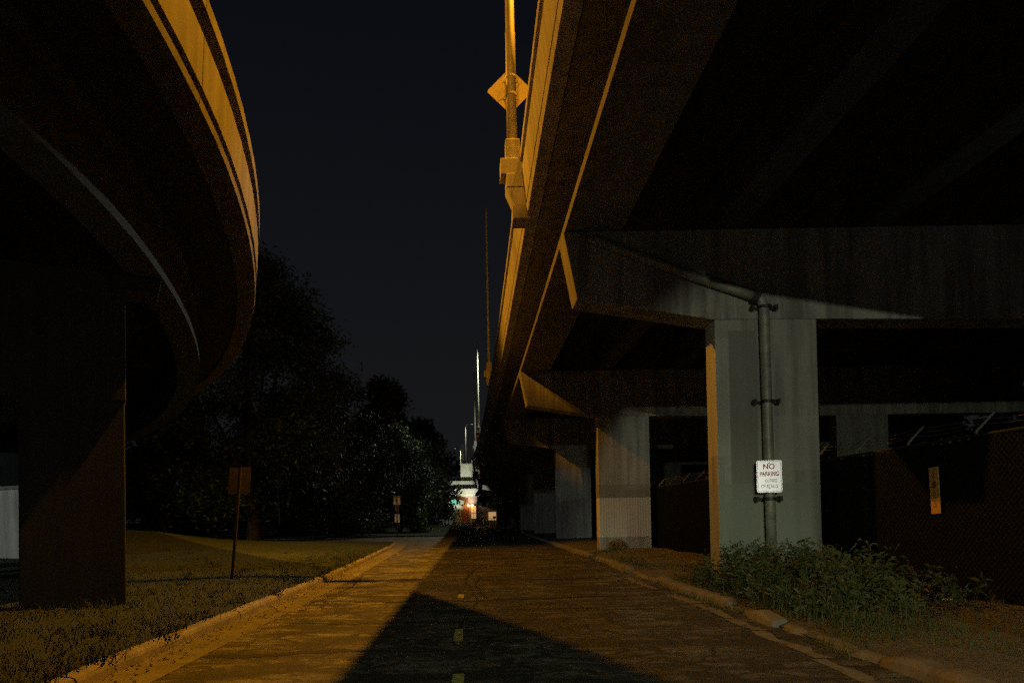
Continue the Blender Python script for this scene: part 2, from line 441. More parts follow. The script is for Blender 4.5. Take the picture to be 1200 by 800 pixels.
# sealed transverse cracks
tr = MB()
for y, xa, xb, w in ((7.65, -3.6, -1.0, .12), (12.35, -3.2, 3.4, .09), (16.2, -.9, 3.1, .12), (15.0, -3.5, -.6, .05), (18.6, -3.5, .5, .05), (9.9, -3.0, .6, .035), (21.2, -3.2, 3.4, .09), (24.5, -2.5, 3.0, .1), (29, -3.0, 2.6, .12), (10.9, .2, 3.2, .04)):
    n = int((xb - xa) / .18); v = []; ph = rnd.uniform(0, 6); 
    for k in range(n + 1):
        x = xa + (xb - xa) * k / n
        yy = y + .16 * math.sin(x * .9 + ph) + .05 * math.sin(x * 4.1 + ph) + rnd.uniform(-.035, .035)
        ww = w * (.35 + .65 * rnd.random()) * min(1, 4 * k / n + .15, 4 * (n - k) / n + .15)
        v += [(x, yy - ww, .0035), (x, yy + ww, .0035)]
    tr.add(v, [(2 * i, 2 * i + 2, 2 * i + 3, 2 * i + 1) for i in range(n)])
for x, ya, yb, w in ((-3.25, 7, 16, .025), (-.15, 8, 20, .035), (.1, 12.5, 17, .05), (-2.9, 12, 18, .03)):
    n = int((yb - ya) / .2); v = []; ph = rnd.uniform(0, 6)
    for k in range(n + 1):
        yy = ya + (yb - ya) * k / n
        xx = x + .12 * math.sin(yy * .8 + ph) + rnd.uniform(-.03, .03); ww = w * (.3 + .7 * rnd.random())
        v += [(xx - ww, yy, .0038), (xx + ww, yy, .0038)]
    tr.add(v, [(2 * i, 2 * i + 1, 2 * i + 3, 2 * i + 2) for i in range(n)])
struct(tr.build('road_cracks', M['tar']))

# ------------------------------------------------------------------ right overpass
def bx(y): return -2.2e-4 * (y - 15) ** 2 if y > 15 else 0
Y0, Y1 = -26, 128
PIERS = [-12.6 + 12.9 * k for k in range(11)]          # near faces
PIERS = [p + (.1 if k else 0) for k, p in enumerate(PIERS)]
br = thing('overpass_bridge', (1.2, 13.4, 0), 'long concrete overpass on girders running down the right side of the road', 'bridge')
def frames(ya, yb, st=3.0):
    n = max(1, int(round((yb - ya) / st)))
    return [(lambda a, z, y=ya + (yb - ya) * k / n: (a + bx(y), y, z)) for k in range(n + 1)]
spans = [Y0] + [p + .3 for p in PIERS[1:]] + [Y1]
spans = sorted(spans + [(a + c) / 2 for a, c in zip(spans, spans[1:])])
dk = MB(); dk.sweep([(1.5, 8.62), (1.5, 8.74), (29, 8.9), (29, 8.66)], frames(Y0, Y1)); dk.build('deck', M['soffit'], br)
pa = MB(); ra = MB(); rc = MB()
for ya, yb in zip(spans, spans[1:]):
    if yb - ya < 1: continue
    f = frames(ya + .012, yb - .012)
    # slab edge strip, shadow groove, parapet face, recess under the projecting coping
    pa.sweep([(1.40, 8.56), (1.33, 8.60), (1.30, 8.80), (1.44, 8.82), (1.44, 8.875), (1.30, 8.885), (1.21, 9.62), (1.46, 9.66), (1.46, 9.895), (1.55, 9.895), (1.60, 8.56)], f)
    ra.sweep([(1.44, 9.9), (1.185, 9.91), (1.185, 10.12), (1.21, 10.18), (1.56, 10.18), (1.56, 9.9)], f)
pa.build('parapet', M['parapet'], br); ra.build('coping', M['parapet'], br)
oh = MB(); oh.sweep([(1.62, 8.565), (1.62, 8.618), (2.22, 8.618), (2.22, 8.575), (1.99, 8.572), (1.985, 8.545), (1.95, 8.545), (1.945, 8.57)], frames(Y0, Y1)); oh.build('overhang', M['girder'], br)
GX = [1.8 + .3 + k * 2.9 for k in range(10)]
for k, gx in enumerate(GX):
    gb = MB(); x0 = gx - .3
    wb, fw = (.5, 1.15) if k == 0 else (.18, .6)
    gb.sweep([(x0 + .03, 7.055), (x0 + .03, 7.225), (x0 + wb, 7.30), (x0 + wb, 8.4), (x0 + wb - .1, 8.56), (x0 + wb - .1, 8.615), (x0 + wb + .4, 8.615), (x0 + wb + .4, 8.56), (x0 + wb + .26, 8.4), (x0 + wb + .26, 7.32), (x0 + fw, 7.24), (x0 + fw, 7.055)], frames(Y0, Y1))
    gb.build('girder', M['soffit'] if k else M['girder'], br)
# diaphragms between the girders and bearing blocks over the piers
for p in [q + 6.7 for q in PIERS[1:4]]:
    for k in range(6):
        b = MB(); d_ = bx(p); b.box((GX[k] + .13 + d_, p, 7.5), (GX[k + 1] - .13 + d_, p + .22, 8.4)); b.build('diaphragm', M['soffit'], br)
def pier(y, label, mats, group='concrete piers under the overpass', cols=(4.74, 13.95, 23.1)):
    dx = bx(y)
    t = thing('bridge_pier', (5.7 + dx, y, 0), label, 'bridge pier', group)
    cap = MB()
    prof = [(1.8, 7.05), (2.05, 5.72), (4.71, 5.27), (6.71, 5.25), (10.2, 5.19), (13.9, 5.15), (16, 5.15), (23, 5.15), (25.2, 5.2), (28, 5.7), (28.3, 7.05)]
    cap.prism([(a + dx, z) for a, z in prof], 'y', y, y + .72)
    cap.build('pier_cap', M['concrete'], t, bevel=.02)
    for i, c in enumerate(cols):
        b = MB(); b.box((0, 0, -.1), (2.0, .56, 5.4 - .12))
        o = b.build('column', mats[i], t, bevel=.02)
        o.location = (c + dx, y + .03, 0); o.matrix_parent_inverse = Matrix.Translation(t.location).inverted()
    return t
cc = M['column_c']
pl = {1: 'concrete pier directly overhead, level with the camera', 2: 'concrete pier whose pale column carries the iron drainpipe and parking sign',
      3: 'concrete pier just beyond the drainpipe pier, its column half lit by amber light', 4: 'concrete pier third along the road, pale column tops above the dark fence'}
for k, p in enumerate(PIERS):
    if k == 0: continue
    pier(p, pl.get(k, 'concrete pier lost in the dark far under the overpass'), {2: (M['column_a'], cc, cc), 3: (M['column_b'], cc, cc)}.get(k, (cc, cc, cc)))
PY1, PY2 = PIERS[2], PIERS[3]

# ------------------------------------------------------------------ drainpipe on pier
dp = thing('drainpipe', (5.66, PY1 - .14, .35), 'iron drainpipe with sloping upper run clamped to the pale pier column', 'drainpipe')
b = MB(); yy = PY1 - .14
b.tube([(5.68, yy, .38), (5.665, yy, 2), (5.655, yy, 3.8), (5.64, yy, 5.35), (5.63, yy, 5.5), (5.585, yy, 5.6), (5.5, yy, 5.645)], .095, 16)
b.build('pipe', M['pipe'], dp, smooth=True)
b = MB(); b.tube([(5.47, yy, 5.655), (5.0, yy + .01, 5.83), (4.55, yy + .02, 5.99), (4.12, yy + .03, 6.15), (3.3, yy + .04, 6.47), (2.5, yy + .05, 6.79), (2.3, yy + .05, 6.87)], .09, 16)
b.build('upper_pipe', M['pipe'], dp, smooth=True)
b = MB(); b.tube([(5.53, yy, 5.63), (5.42, yy, 5.675)], .135, 16); b.build('coupling', M['blackrub'], dp)
b = MB(); b.lathe([(.105, .12), (.13, .1), (.14, -.15), (.105, -.22)], (5.68, yy, .38), 16); b.build('pipe_shoe', M['blackrub'], dp)
for z in (5.45, 3.62, 1.74):
    b = MB(); b.box((5.40, yy + .08, z - .025), (5.92, yy + .13, z + .025)); b.tube([(5.66, yy, z - .03), (5.66, yy, z + .03)], .125, 16)
    b.box((5.41, yy - .02, z - .05), (5.46, yy + .13, z + .05)); b.box((5.86, yy - .02, z - .05), (5.91, yy + .13, z + .05))
    b.build('clamp', M['darkmetal'], dp)
b = MB(); b.tube([(5.80, PY1 - .015, .3), (5.79, PY1 - .015, 5.2)], .012, 8); b.build('conduit', M['darkmetal'], dp)

# ------------------------------------------------------------------ no-parking sign
def rrect(w, h, r, n=5):
    out = []
    for cx, cz, a0 in ((w / 2 - r, h / 2 - r, 0), (-w / 2 + r, h / 2 - r, 90), (-w / 2 + r, -h / 2 + r, 180), (w / 2 - r, -h / 2 + r, 270)):
        for k in range(n + 1):
            t = R_(a0 + 90 * k / n); out.append((cx + r * math.cos(t), cz + r * math.sin(t)))
    return out
def ring(b, w, h, r, t, y0, y1, cx, cz):
    o = rrect(w, h, r); i = rrect(w - 2 * t, h - 2 * t, max(.004, r - t)); n = len(o)
    vs = [(cx + x, y0, cz + z) for x, z in o] + [(cx + x, y0, cz + z) for x, z in i] + [(cx + x, y1, cz + z) for x, z in o] + [(cx + x, y1, cz + z) for x, z in i]
    fs = []
    for k in range(n):
        q = (k + 1) % n
        fs += [(k, q, n + q, n + k), (2 * n + k, 3 * n + k, 3 * n + q, 2 * n + q), (k, 2 * n + k, 2 * n + q, q), (n + k, n + q, 3 * n + q, 3 * n + k)]
    b.add(vs, fs)
sx, sy, sz = 5.60, PY1 - .29, 2.165
ns = thing('parking_sign', (sx, sy, sz - .31), 'white no-parking sign with red lettering strapped to the drainpipe', 'sign')
b = MB(); b.prism([(sx + x, sz + z) for x, z in rrect(.455, .61, .035)], 'y', sy, sy + .006); b.build('plate', M['bead_sheeting'], ns)
b = MB(); ring(b, .425, .58, .028, .007, sy - .002, sy - .0005, sx, sz); b.build('border', M['signgrey'], ns)
RF = Matrix.Rotation(R_(90), 3, 'X')
text('lettering', 'NO', .145, M['signred'], (sx - .005, sy - .003, sz + .185), RF, ns, .95, .0025)
text('lettering', 'PARKING', .118, M['signred'], (sx - .0, sy - .003, sz + .045), RF, ns, .70, .002)
text('lettering', 'OUTSIDE', .085, M['signgrey'], (sx + .03, sy - .003, sz - .085), RF, ns, .62)
text('lettering', 'OF STALLS', .088, M['signgrey'], (sx + .0, sy - .003, sz - .19), RF, ns, .72)
for z in (.255, -.225):
    b = MB(); b.tube([(sx, sy - .012, sz + z), (sx, sy + .07, sz + z)], .011, 8); b.build('bolt', M['darkmetal'], ns)
for z in (.2, -.2):
    b = MB(); b.box((sx - .16, sy + .008, sz + z - .02), (sx + .16, sy + .03, sz + z + .02)); b.build('bracket', M['darkmetal'], ns)
ns.rotation_euler = (0, 0, R_(-11))

# ------------------------------------------------------------------ slatted fence along the parking lot
FX = 6.95
fn = thing('chain_link_fence', (FX, 9, .15), 'dark slatted chain-link fence topped with barbed wire arms under the overpass', 'fence')
FY0, FY1 = -8, 60
sl = MB(); y = FY0
while y < FY1:
    w = .0616; t = rnd.uniform(-.03, .03); dz = rnd.uniform(-.03, .02); x = FX
    ca, sa = math.cos(t), math.sin(t)
    h = 2.48 + dz
    if PY1 - .1 < y < 200 or True:
        sl.add([(x - w / 2 * sa, y - w / 2 * ca, .2), (x + w / 2 * sa, y + w / 2 * ca, .2), (x + w / 2 * sa, y + w / 2 * ca, h), (x - w / 2 * sa, y - w / 2 * ca, h)], [(0, 1, 2, 3)])
    y += .062
sl.build('slats', M['slat'], fn)
# chain-link wire in front of the slats, near part
wl = MB()
def wire(p, q, r=.0025):
    p, q = Vector(p), Vector(q); d = (q - p).normalized(); a = Vector((1, 0, 0)) * r; c = d.cross(Vector((1, 0, 0))).normalized() * r
    wl.add([p + a, p - a * .5 + c, p - a * .5 - c, q + a, q - a * .5 + c, q - a * .5 - c], [(0, 1, 4, 3), (1, 2, 5, 4), (2, 0, 3, 5)])
st = .09
k = 6.2
while k < 17:
    for s_ in (1, -1):
        ya = k; zb = 2.5
        wire((FX - .012, ya, .2), (FX - .012, ya + s_ * 2.3, 2.5), .0018)
    k += st
wl.build('wire_mesh', M['dull_wire'], fn, normals=False)
tp = MB(); tp.tube([(FX, FY0, 2.5), (FX, FY1, 2.5)], .022, 8); tp.build('top_rail', M['dull_wire'], fn)
arms_y = [8.02 + .0 + 1.5 * k for k in range(-8, 34)]
for y in arms_y:
    b = MB(); b.tube([(FX + .07, y, .1), (FX + .07, y, 2.5)], .028, 8); b.build('post', M['steel'], fn)
    b = MB(); b.tube([(FX + .05, y, 2.5), (FX + .04, y - .02, 2.56), (FX + .27, y - .05, 2.82)], [.022, .02, .014], 6); b.build('barb_arm', M['old_post'], fn)
for a_ in (.12, .19, .26):
    b = MB(); n = 240; pts = []
    for k in range(n + 1):
        yy = FY0 + (FY1 - FY0) * k / n; ph = ((yy - 8.02) / 1.5) % 1
        pts.append((FX + a_, yy, 2.55 + a_ - .05 * 4 * ph * (1 - ph)))
    b.tube(pts, .004, 4); b.build('barbed_wire', M['old_post'], fn)
b = MB(); b.tube([(FX + .12, 8.66, .1), (FX + .12, 8.66, 3.04)], .05, 12); b.lathe([(.05, 0), (.062, .01), (.058, .05), (.03, .085), (.004, .095)], (FX + .12, 8.66, 3.04), 12)
b.build('gate_post', M['old_post'], fn, smooth=True)
# upright orange plaque wired to the fence
pq = thing('number_plaque', (FX - .05, 10.27, 1.42), 'narrow upright orange number plaque wired to the dark fence', 'plaque')
b = MB(); Rt = Matrix.Rotation(R_(-3.0), 3, 'X')
b.box((FX - .05, 10.165, 1.42), (FX - .042, 10.375, 2.12), Rt); b.build('plate', M['plaque'], pq, bevel=.003)
RX = Matrix.Rotation(R_(-90), 3, 'Z') @ Matrix.Rotation(R_(90), 3, 'X')
for s_, z, mt in (('1', 2.0, 'plaque_ink'), ('8', 1.855, 'plaque_ink'), ('6', 1.70, 'plaque_faint'), ('5', 1.565, 'plaque_faint')):
    text('lettering', s_, .15, M[mt], (FX - .0515, 10.27 + (z - 1.77) * math.sin(R_(3.0)), z), RX, pq, 1.0, .004)

# ------------------------------------------------------------------ street light poles on the parapet
def bridge_pole(y, top, arm, label, lampon=False, r0=.125, aim=None, cone=165, col=SODIUM, lens='sodium_lens', blend=.45):
    x = 1.02 + bx(y)
    t = thing('street_light', (x, y, 8.6), label, 'street light', 'light poles along the overpass parapet')
    b = MB(); b.tube([(x, y, 10.5), (x, y, 13.2), (x, y, 13.25), (x, y, top)], [r0, r0 * .93, r0 * .86, r0 * .55], 14); b.build('pole', M['pole' if y < 30 else 'pale_pole'], t, smooth=True)
    b = MB()
    b.prism([(x - .17, 9.30), (x + .33, 9.30), (x + .33, 9.62), (x - .17, 9.62)], 'y', y - .3, y + .3)
    b.prism([(x - .30, 9.623), (x + .30, 9.623), (x + .30, 10.0), (x - .30, 10.0)], 'y', y - .27, y + .27)
    b.prism([(x + .02, 8.86), (x + .33, 8.86), (x + .33, 9.297), (x - .17, 9.297)], 'y', y - .26, y + .26)
    b.prism([(x - .03, 8.54), (x + .42, 8.54), (x + .42, 8.855), (x - .03, 8.855)], 'y', y - .3, y + .3)
    b.build('corbel', M['parapet'], t, bevel=.015)
    b = MB(); b.box((x - .17, y - .17, 10.003), (x + .17, y + .17, 10.52)); b.build('pedestal', M['parapet'], t, bevel=.02)
    if arm:
        b = MB(); b.tube([(x, y, top - .1), (x + .5, y, top + .28), (x + 1.6, y, top + .42), (x + 2.95, y, top + .4)], [.06, .05, .045, .04], 8); b.build('arm', M['pole'], t, smooth=True)
        b = MB(); hx = x + 3.3
        b.lathe([(.02, .2), (.2, .16), (.24, .05), (.2, 0)], (hx, y, top + .3), 14); hd = b.build('lamp_head', M['pole'], t)
        b = MB(); b.lathe([(.02, -.07), (.14, -.03), (.18, -.004)], (hx, y, top + .3), 14); b.build('lens', M[lens], t)
        if lampon: lamp('lamp_light', (hx, y, top + .16), aim or (hx, y, 0), lampon, col, cone, blend, .12, t)
    return t
YP = 16.35
bridge_pole(YP, 22.5, True, 'nearest light pole on the overpass parapet, carrying the diamond sign', 4300, cone=136, blend=.7)
bridge_pole(YP - 24.5, 22.5, True, 'light pole on the overpass parapet behind the camera', 1000, aim=(1.2, 19.8, 11.2), cone=48)
bridge_pole(40, 19.6, False, 'slim light pole on the parapet next beyond the diamond sign', r0=.085)
bridge_pole(69, 19.2, True, 'distant thin light pole on the parapet, taller of the close pair', 700, .10, None, 150, WHITE, 'white_lens')
bridge_pole(82, 19.4, False, 'distant thin light pole on the parapet, shorter of the close pair', r0=.10)
# diamond sign, seen from behind
dz, dy = 11.87, YP + .16
ds = thing('warning_sign', (1.02, dy, dz - .5), 'diamond warning sign seen from behind, strapped to the nearest light pole', 'sign')
b = MB(); q = rrect(.80, .80, .05); c, s_ = math.cos(R_(45)), math.sin(R_(45))
b.prism([(1.0 + x * c - z * s_, dz + x * s_ + z * c) for x, z in q], 'y', dy, dy + .008); b.build('plate', M['signyellow'], ds)
b = MB()
for z in (.23, -.2): b.box((.82, dy - .03, dz + z - .02), (1.2, dy - .004, dz + z + .02)); b.tube([(1.02, YP, dz + z - .025), (1.02, YP, dz + z + .025)], .132, 14)
b.build('strap', M['steel'], ds)
b = MB(); b.box((.6, dy - .012, dz - .035), (1.4, dy - .003, dz - .015), Matrix.Rotation(R_(-38), 3, 'Y')); b.build('brace', M['steel'], ds)

# ------------------------------------------------------------------ left curved ramp
RC = (-35.45, 6.1); RR = 32.0
def rz(th): return -.045 * RR * (th - R_(8)) if th > R_(8) else -.02 * RR * (th - R_(8))
def rp(r, th, z): return (RC[0] + r * math.cos(th), RC[1] + r * math.sin(th), z + rz(th))
def rframes(a, b, st=1.5):
    n = max(1, int(round((b - a) / st)))
    return [(lambda off, z, th=R_(a + (b - a) * k / n): rp(RR + off, th, z)) for k in range(n + 1)]
rm = thing('curved_ramp', (-5, 11.4, 0), 'curving concrete ramp sweeping overhead on the left with an amber-lit parapet', 'bridge')
RA0, RA1 = -75, 80
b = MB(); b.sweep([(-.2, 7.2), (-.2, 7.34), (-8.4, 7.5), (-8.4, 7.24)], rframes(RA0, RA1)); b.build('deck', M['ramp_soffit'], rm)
pa = MB(); ra = MB()
js = [RA0, -62, -50, -38, -25, -12, -3.1, 5.7, 14.6, 23, 31.5, 40, 50, 60, RA1]
for a, c in zip(js, js[1:]):
    f = rframes(a + .02, c - .02)
    pa.sweep([(-.2, 7.14), (-.1, 7.18), (-.08, 7.29), (-.26, 7.31), (-.26, 7.41), (-.055, 7.42), (-.02, 8.14), (-.38, 8.18), (-.38, 8.495), (-.42, 8.495), (-.5, 7.14)], f)
    ra.sweep([(-.36, 8.50), (.01, 8.515), (.025, 8.70), (-.02, 8.76), (-.45, 8.76), (-.45, 8.50)], f)
pa.build('parapet', M['ramp_parapet'], rm); ra.build('coping', M['ramp_parapet'], rm)
for k, off in enumerate((-1.4, -3.6, -5.8, -7.6)):
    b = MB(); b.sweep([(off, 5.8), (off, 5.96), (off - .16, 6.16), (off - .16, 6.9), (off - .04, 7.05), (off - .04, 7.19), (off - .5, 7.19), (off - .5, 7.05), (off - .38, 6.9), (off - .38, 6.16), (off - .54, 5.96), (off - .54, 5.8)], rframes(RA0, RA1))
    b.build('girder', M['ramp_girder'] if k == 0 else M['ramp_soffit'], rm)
b = MB(); b.sweep([(-8.4, 7.25), (-8.4, 8.6), (-8.2, 8.6), (-8.2, 7.5)], rframes(RA0, RA1)); b.build('parapet', M['parapet'], rm)
def ramp_pier(cx, cy, yaw, label, w=1.52):
    th = math.atan2(cy - RC[1], cx - RC[0]); z0 = rz(th)
    t = thing('ramp_pier', (cx, cy, 0), label, 'bridge pier', 'piers under the curved ramp')
    rot = Matrix.Rotation(R_(yaw), 3, 'Z'); c = Vector((cx, cy, 0))
    rad = math.hypot(cx - RC[0], cy - RC[1]) - RR
    cap = MB(); P_ = [(-1.45 - rad, 5.78), (-1.5 - rad, 5.55), (w / 2 + .02, 5.5), (w / 2 + .02, 3.62), (-w / 2 - .02, 3.62), (-3.6, 4.9), (-4.1, 5.78)]
    cap.prism([(a, z + z0) for a, z in P_], 'y', -.34, .34)
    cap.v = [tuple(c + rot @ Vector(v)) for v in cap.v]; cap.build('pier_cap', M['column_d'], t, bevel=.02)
    b3 = MB(); b3.box((-w / 2, -.3, -.15), (w / 2, .3, 3.64 + z0)); b3.v = [tuple(c + rot @ Vector(v)) for v in b3.v]
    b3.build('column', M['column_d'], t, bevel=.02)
ramp_pier(-6.76, 11.49, 28, 'dark concrete ramp pier standing on the near lawn at the left')
ramp_pier(-19.0, 29.5, 56, 'dark concrete ramp pier farther round the curve among the trees', 1.7)
ramp_pier(-7.9, -2.5, -16, 'concrete ramp pier beside the camera under the curved ramp', 1.7)

# sodium lamp on the ramp, out of the frame: lights the overpass fascia and throws the ramp's shadow on the road
def ramp_lamp(x, y, top, arm, label, power, lens='sodium_lens', col=SODIUM, base=7.5, aim=None, cone=165, aim2=None, power2=0, aim3=None, power3=0):
    t = thing('street_light', (x, y, base), label, 'street light')
    b = MB(); b.tube([(x, y, base - .2), (x, y, top)], [.12, .07], 12); b.build('pole', M['pole'], t, smooth=True)
    ax, ay = arm
    b = MB(); b.tube([(x, y, top - .1), (x + ax * .3, y + ay * .3, top + .25), (x + ax, y + ay, top + .35)], [.06, .05, .04], 8); b.build('arm', M['pole'], t, smooth=True)
    hx, hy = x + ax, y + ay
    b = MB(); b.lathe([(.02, .2), (.2, .16), (.24, .05), (.2, 0)], (hx, hy, top + .25), 14); b.build('lamp_head', M['pole'], t)
    b = MB(); b.lathe([(.02, -.07), (.14, -.03), (.18, -.004)], (hx, hy, top + .25), 14); b.build('lens', M[lens], t)
    p = (hx, hy, top + .1)
    lamp('lamp_light', p, aim or (hx, hy, 0), power, col, cone, .4, .12, t)
    if aim3: lamp('lamp_light', p, aim3, power3, col, 46, 1.0, .12, t)
    if aim2: lamp('lamp_light', p, aim2, power2, col, 72, .5, .12, t)
    return t
ramp_lamp(-12.6, 25.6, 16.6, (1.7, -1.8), 'tall sodium street light standing on the curved ramp', 1150, base=7.0, aim=(2.5, 14, 0), cone=112, aim2=(-14, 29, 0), power2=1300, aim3=(1.3, 12, 9.6), power3=700)
ramp_lamp(-13.6, -15.2, 16.8, (1.2, .8), 'sodium street light on the curved ramp behind the camera', 3100, base=7.6, aim=(.5, 17.2, 12.0), cone=13.5)
def yard_light(x, y, h, aim, power, label, cone=70, col=WHITE, size=.12, blend=.4):
    t = thing('yard_light', (x, y, 0), label, 'floodlight')
    b = MB(); b.tube([(x, y, 0), (x, y, h)], [.07, .05], 10); b.build('pole', M['steel'], t, smooth=True)
    d = (Vector(aim) - Vector((x, y, h + .1))).normalized()
    p = Vector((x, y, h + .15)); rot = d.to_track_quat('Y', 'Z').to_matrix()
    b = MB(); b.box((-.2, -.12, -.14), (.2, .06, .14)); b.v = [tuple(p + rot @ Vector(v)) for v in b.v]; b.build('housing', M['darkmetal'], t, bevel=.01)
    b = MB(); b.box((-.17, .063, -.11), (.17, .075, .11)); b.v = [tuple(p + rot @ Vector(v)) for v in b.v]; b.build('lens', M['white_lens'], t)
    lamp('flood_light', p + d * .14, aim, power, col, cone, blend, size, t)
    return t
yard_light(-2.8, -22, 5.2, (7.1, 13.4, 1.6), 860, 'white floodlight behind the camera aimed under the overpass', 17, WHITE, .1, .3)
yard_light(22, -14, 4.1, (15.5, 26, 3.6), 270, 'white floodlight in the parking lot behind the fence', 33)
yard_light(9.5, -3.2, 1.2, (9.5, 9, 8.6), 5, 'added low fill light behind the camera under the overpass', 130, (1, .98, .88), .5, .8)  # added fill lifting the dark girders, no lamp known here
yard_light(11.5, 5.5, .6, (11.2, 8.6, 8.6), 6, 'added low fill light out of view under the overpass deck', 108, (1, .98, .9), .4, .9)  # added fill for the deck underside overhead
yard_light(-9.5, -1.0, .8, (-9.5, 9, 7.2), 16, 'added low fill light behind the camera under the curved ramp', 130, (1, .98, .86), .5, .8)  # added fill for the dark underside of the ramp

yard_light(2.2, -16, 6.8, (2.6, 3.4, 0), 560, 'added white spill light behind the camera washing over the road', 28, (.9, 1, .6), .15, .5)  # added lamp standing in for floodlight spill on the near road
ramp_lamp(6.4, 40, 18.6, (-1.2, -.3), 'floodlight mast in the middle of the overpass deck aimed at the curved ramp', 640, 'white_lens', (.95, 1.0, .8), 8.9, (-7.5, 15, 4.5), 24)
# ------------------------------------------------------------------ left sign post and far signs
def sign_post(x, y, h, plates, lean, label, mats, pole_front=True):
    t = thing('sign_post', (x, y, 0), label, 'sign')
    b = MB(); z0 = .05
    prof = [(-.04, 0), (-.028, -.03), (.028, -.03), (.04, 0), (.02, 0), (.014, -.012), (-.014, -.012), (-.02, 0)]
    fr = [(lambda a, d, k=k: (x + a + lean * (z0 + (h - z0) * k), y + d - (.0 if pole_front else -.05), z0 + (h - z0) * k)) for k in (0, .33, .66, 1)]
    b.sweep(prof, fr); b.build('post', M['rust'], t)
    for (w, ph, zc, mt) in plates:
        b = MB(); cx = x + lean * zc
        b.prism([(cx + px + lean * pz, zc + pz) for px, pz in rrect(w, ph, .03)], 'y', y + .012, y + .018); b.build('plate', M[mt], t)
        for zz in (ph * .36, -ph * .36):
            b = MB(); b.tube([(cx + lean * zz, y - .045, zc + zz), (cx + lean * zz, y + .025, zc + zz)], .01, 6); b.build('bolt', M['steel'], t)
    return t
sign_post(-5.68, 15.8, 2.74, [(.5, .62, 2.42, 'signback')], .085, 'leaning sign seen from behind on a dark post beside the left kerb', None)
fs = sign_post(-6.3, 54.3, 3.25, [(.54, .70, 2.9, 'signwhite'), (.3, .45, 2.27, 'signback'), (.40, .66, 1.45, 'signwhite')], 0, 'small white signs stacked on one far post by the dense tree', None)

# ------------------------------------------------------------------ trees
def leaves(b, pts, size, rr, flat=.0):
    for p in pts:
        s = size * rr.uniform(.6, 1.3)
        a = Vector((rr.gauss(0, 1), rr.gauss(0, 1), rr.gauss(0, 1) * (1 - flat))).normalized()
        c = a.orthogonal().normalized(); c = Matrix.Rotation(rr.uniform(0, 6.28), 3, a) @ c
        p = Vector(p); q = a.cross(c)
        o = len(b.v)
        b.v += [tuple(p - c * s), tuple(p + q * s * .42), tuple(p + c * s), tuple(p - q * s * .42)]; b.f.append((o, o + 1, o + 2, o + 3))
def tree(x, y, h, rad, zc0, n, leaf, label, mat='leaf', seed=1, nclump=46,  trunk_r=.4, group=None, squash=.8, top=None, limbs=7):
    rr = random.Random(seed)
    z0 = lawn_h(x, y) - .1 if (y < 42 and x < -4.5) else 0
    t = thing('tree', (x, y, z0), label, 'tree', group)
    b = MB(); tip = Vector((x + rr.uniform(-.6, .6), y, z0 + h * .72))
    b.tube([(x, y, z0 - .1), (x + .05, y, z0 + .5), (x + rr.uniform(-.15, .15), y, z0 + zc0), tuple(tip)], [trunk_r * 1.35, trunk_r, trunk_r * .8, trunk_r * .2], 10)
    cl = []
    for k in range(nclump):
        u = rr.random() ** .8; zz = zc0 + (h - zc0) * u
        prof = math.sin(math.pi * min(1, (.16 + .84 * u) ** .85)) ** .6 if top is None else top(u)
        r = rad * prof * math.sqrt(rr.uniform(.25, 1)); an = rr.uniform(0, 6.283)
        cl.append((Vector((x + r * math.cos(an), y + r * math.sin(an), z0 + zz)), rad * rr.uniform(.16, .34) * (1.05 - .35 * u)))
    for k in range(limbs):
        c = cl[rr.randrange(len(cl))][0]; s_ = Vector((x, y, z0 + zc0 * rr.uniform(.7, 1.5)))
        mid = s_.lerp(c, .5) + Vector((0, 0, .4)); b.tube([tuple(s_), tuple(mid), tuple(c)], [trunk_r * .42, trunk_r * .25, .03], 6)
    b.build('trunk', M['bark'], t, smooth=True)
    cb = MB(); per = n // nclump
    for c, r in cl:
        pts = []
        for k in range(int(per * (r / (rad * .25)) ** 2 * rr.uniform(.5, 1.2))):
            d = Vector((rr.gauss(0, 1), rr.gauss(0, 1), rr.gauss(0, 1) * squash)).normalized() * r * rr.random() ** .35
            pts.append(c + d * (1 + .25 * rr.gauss(0, 1)))
        leaves(cb, pts, leaf, rr)
    cb.build('crown', M[mat], t, normals=False)
    return t
tree(-14.9, 45.4, 18.6, 7.2, 2.6, 95000, .14, 'tall broad-leaved tree with a thick trunk beside the side street', 'leaf', 3, 110, .42)
tree(-11.0, 54.5, 12.6, 4.2, .8, 42000, .13, 'broad-leaved tree with drooping glossy leaves right of the tall tree', 'leaf', 5, 64, .22)
tree(-7.5, 66, 10.0, 3.6, .1, 60000, .14, 'dense low rounded tree nearest the white bridge house', 'leaf2', 8, 60, .25)
cone = lambda u: (1.02 - u) ** .55
tree(-11.2, 86, 18.5, 6.0, 2, 16000, .3, 'broad dark conifer rising behind the dense rounded tree', 'needle', 11, 90, .3, top=cone)
tree(-7.0, 92, 14.5, 4.6, 2, 12000, .3, 'lower dark conifer next to the white bridge house', 'needle', 12, 80, .3, top=cone)
tree(-23.5, 51, 16.5, 6.5, 1.5, 28000, .22, 'dark leafy tree behind the left ramp pier', 'leaf', 15, 50, .35)
tree(-31.5, 46, 14, 6, 1.5, 24000, .22, 'dark leafy tree far left beneath the curved ramp', 'leaf', 16, 50, .35)
tree(-17.5, 61, 12, 5.5, .1, 24000, .22, 'bushy tree behind the tall tree trunk', 'leaf2', 18, 46, .3)
tree(-11.6, 64, 8, 4.2, .1, 20000, .2, 'low bushy tree behind the far signs', 'leaf2', 19, 46, .2)
tree(-20.5, 73, 9, 5.5, .1, 16000, .24, 'low bushy tree deep behind the tall tree', 'leaf2', 61, 46, .2)
tree(-14.8, 77, 8.5, 5, .1, 16000, .24, 'low bushy tree deep behind the drooping tree', 'leaf2', 62, 46, .2)
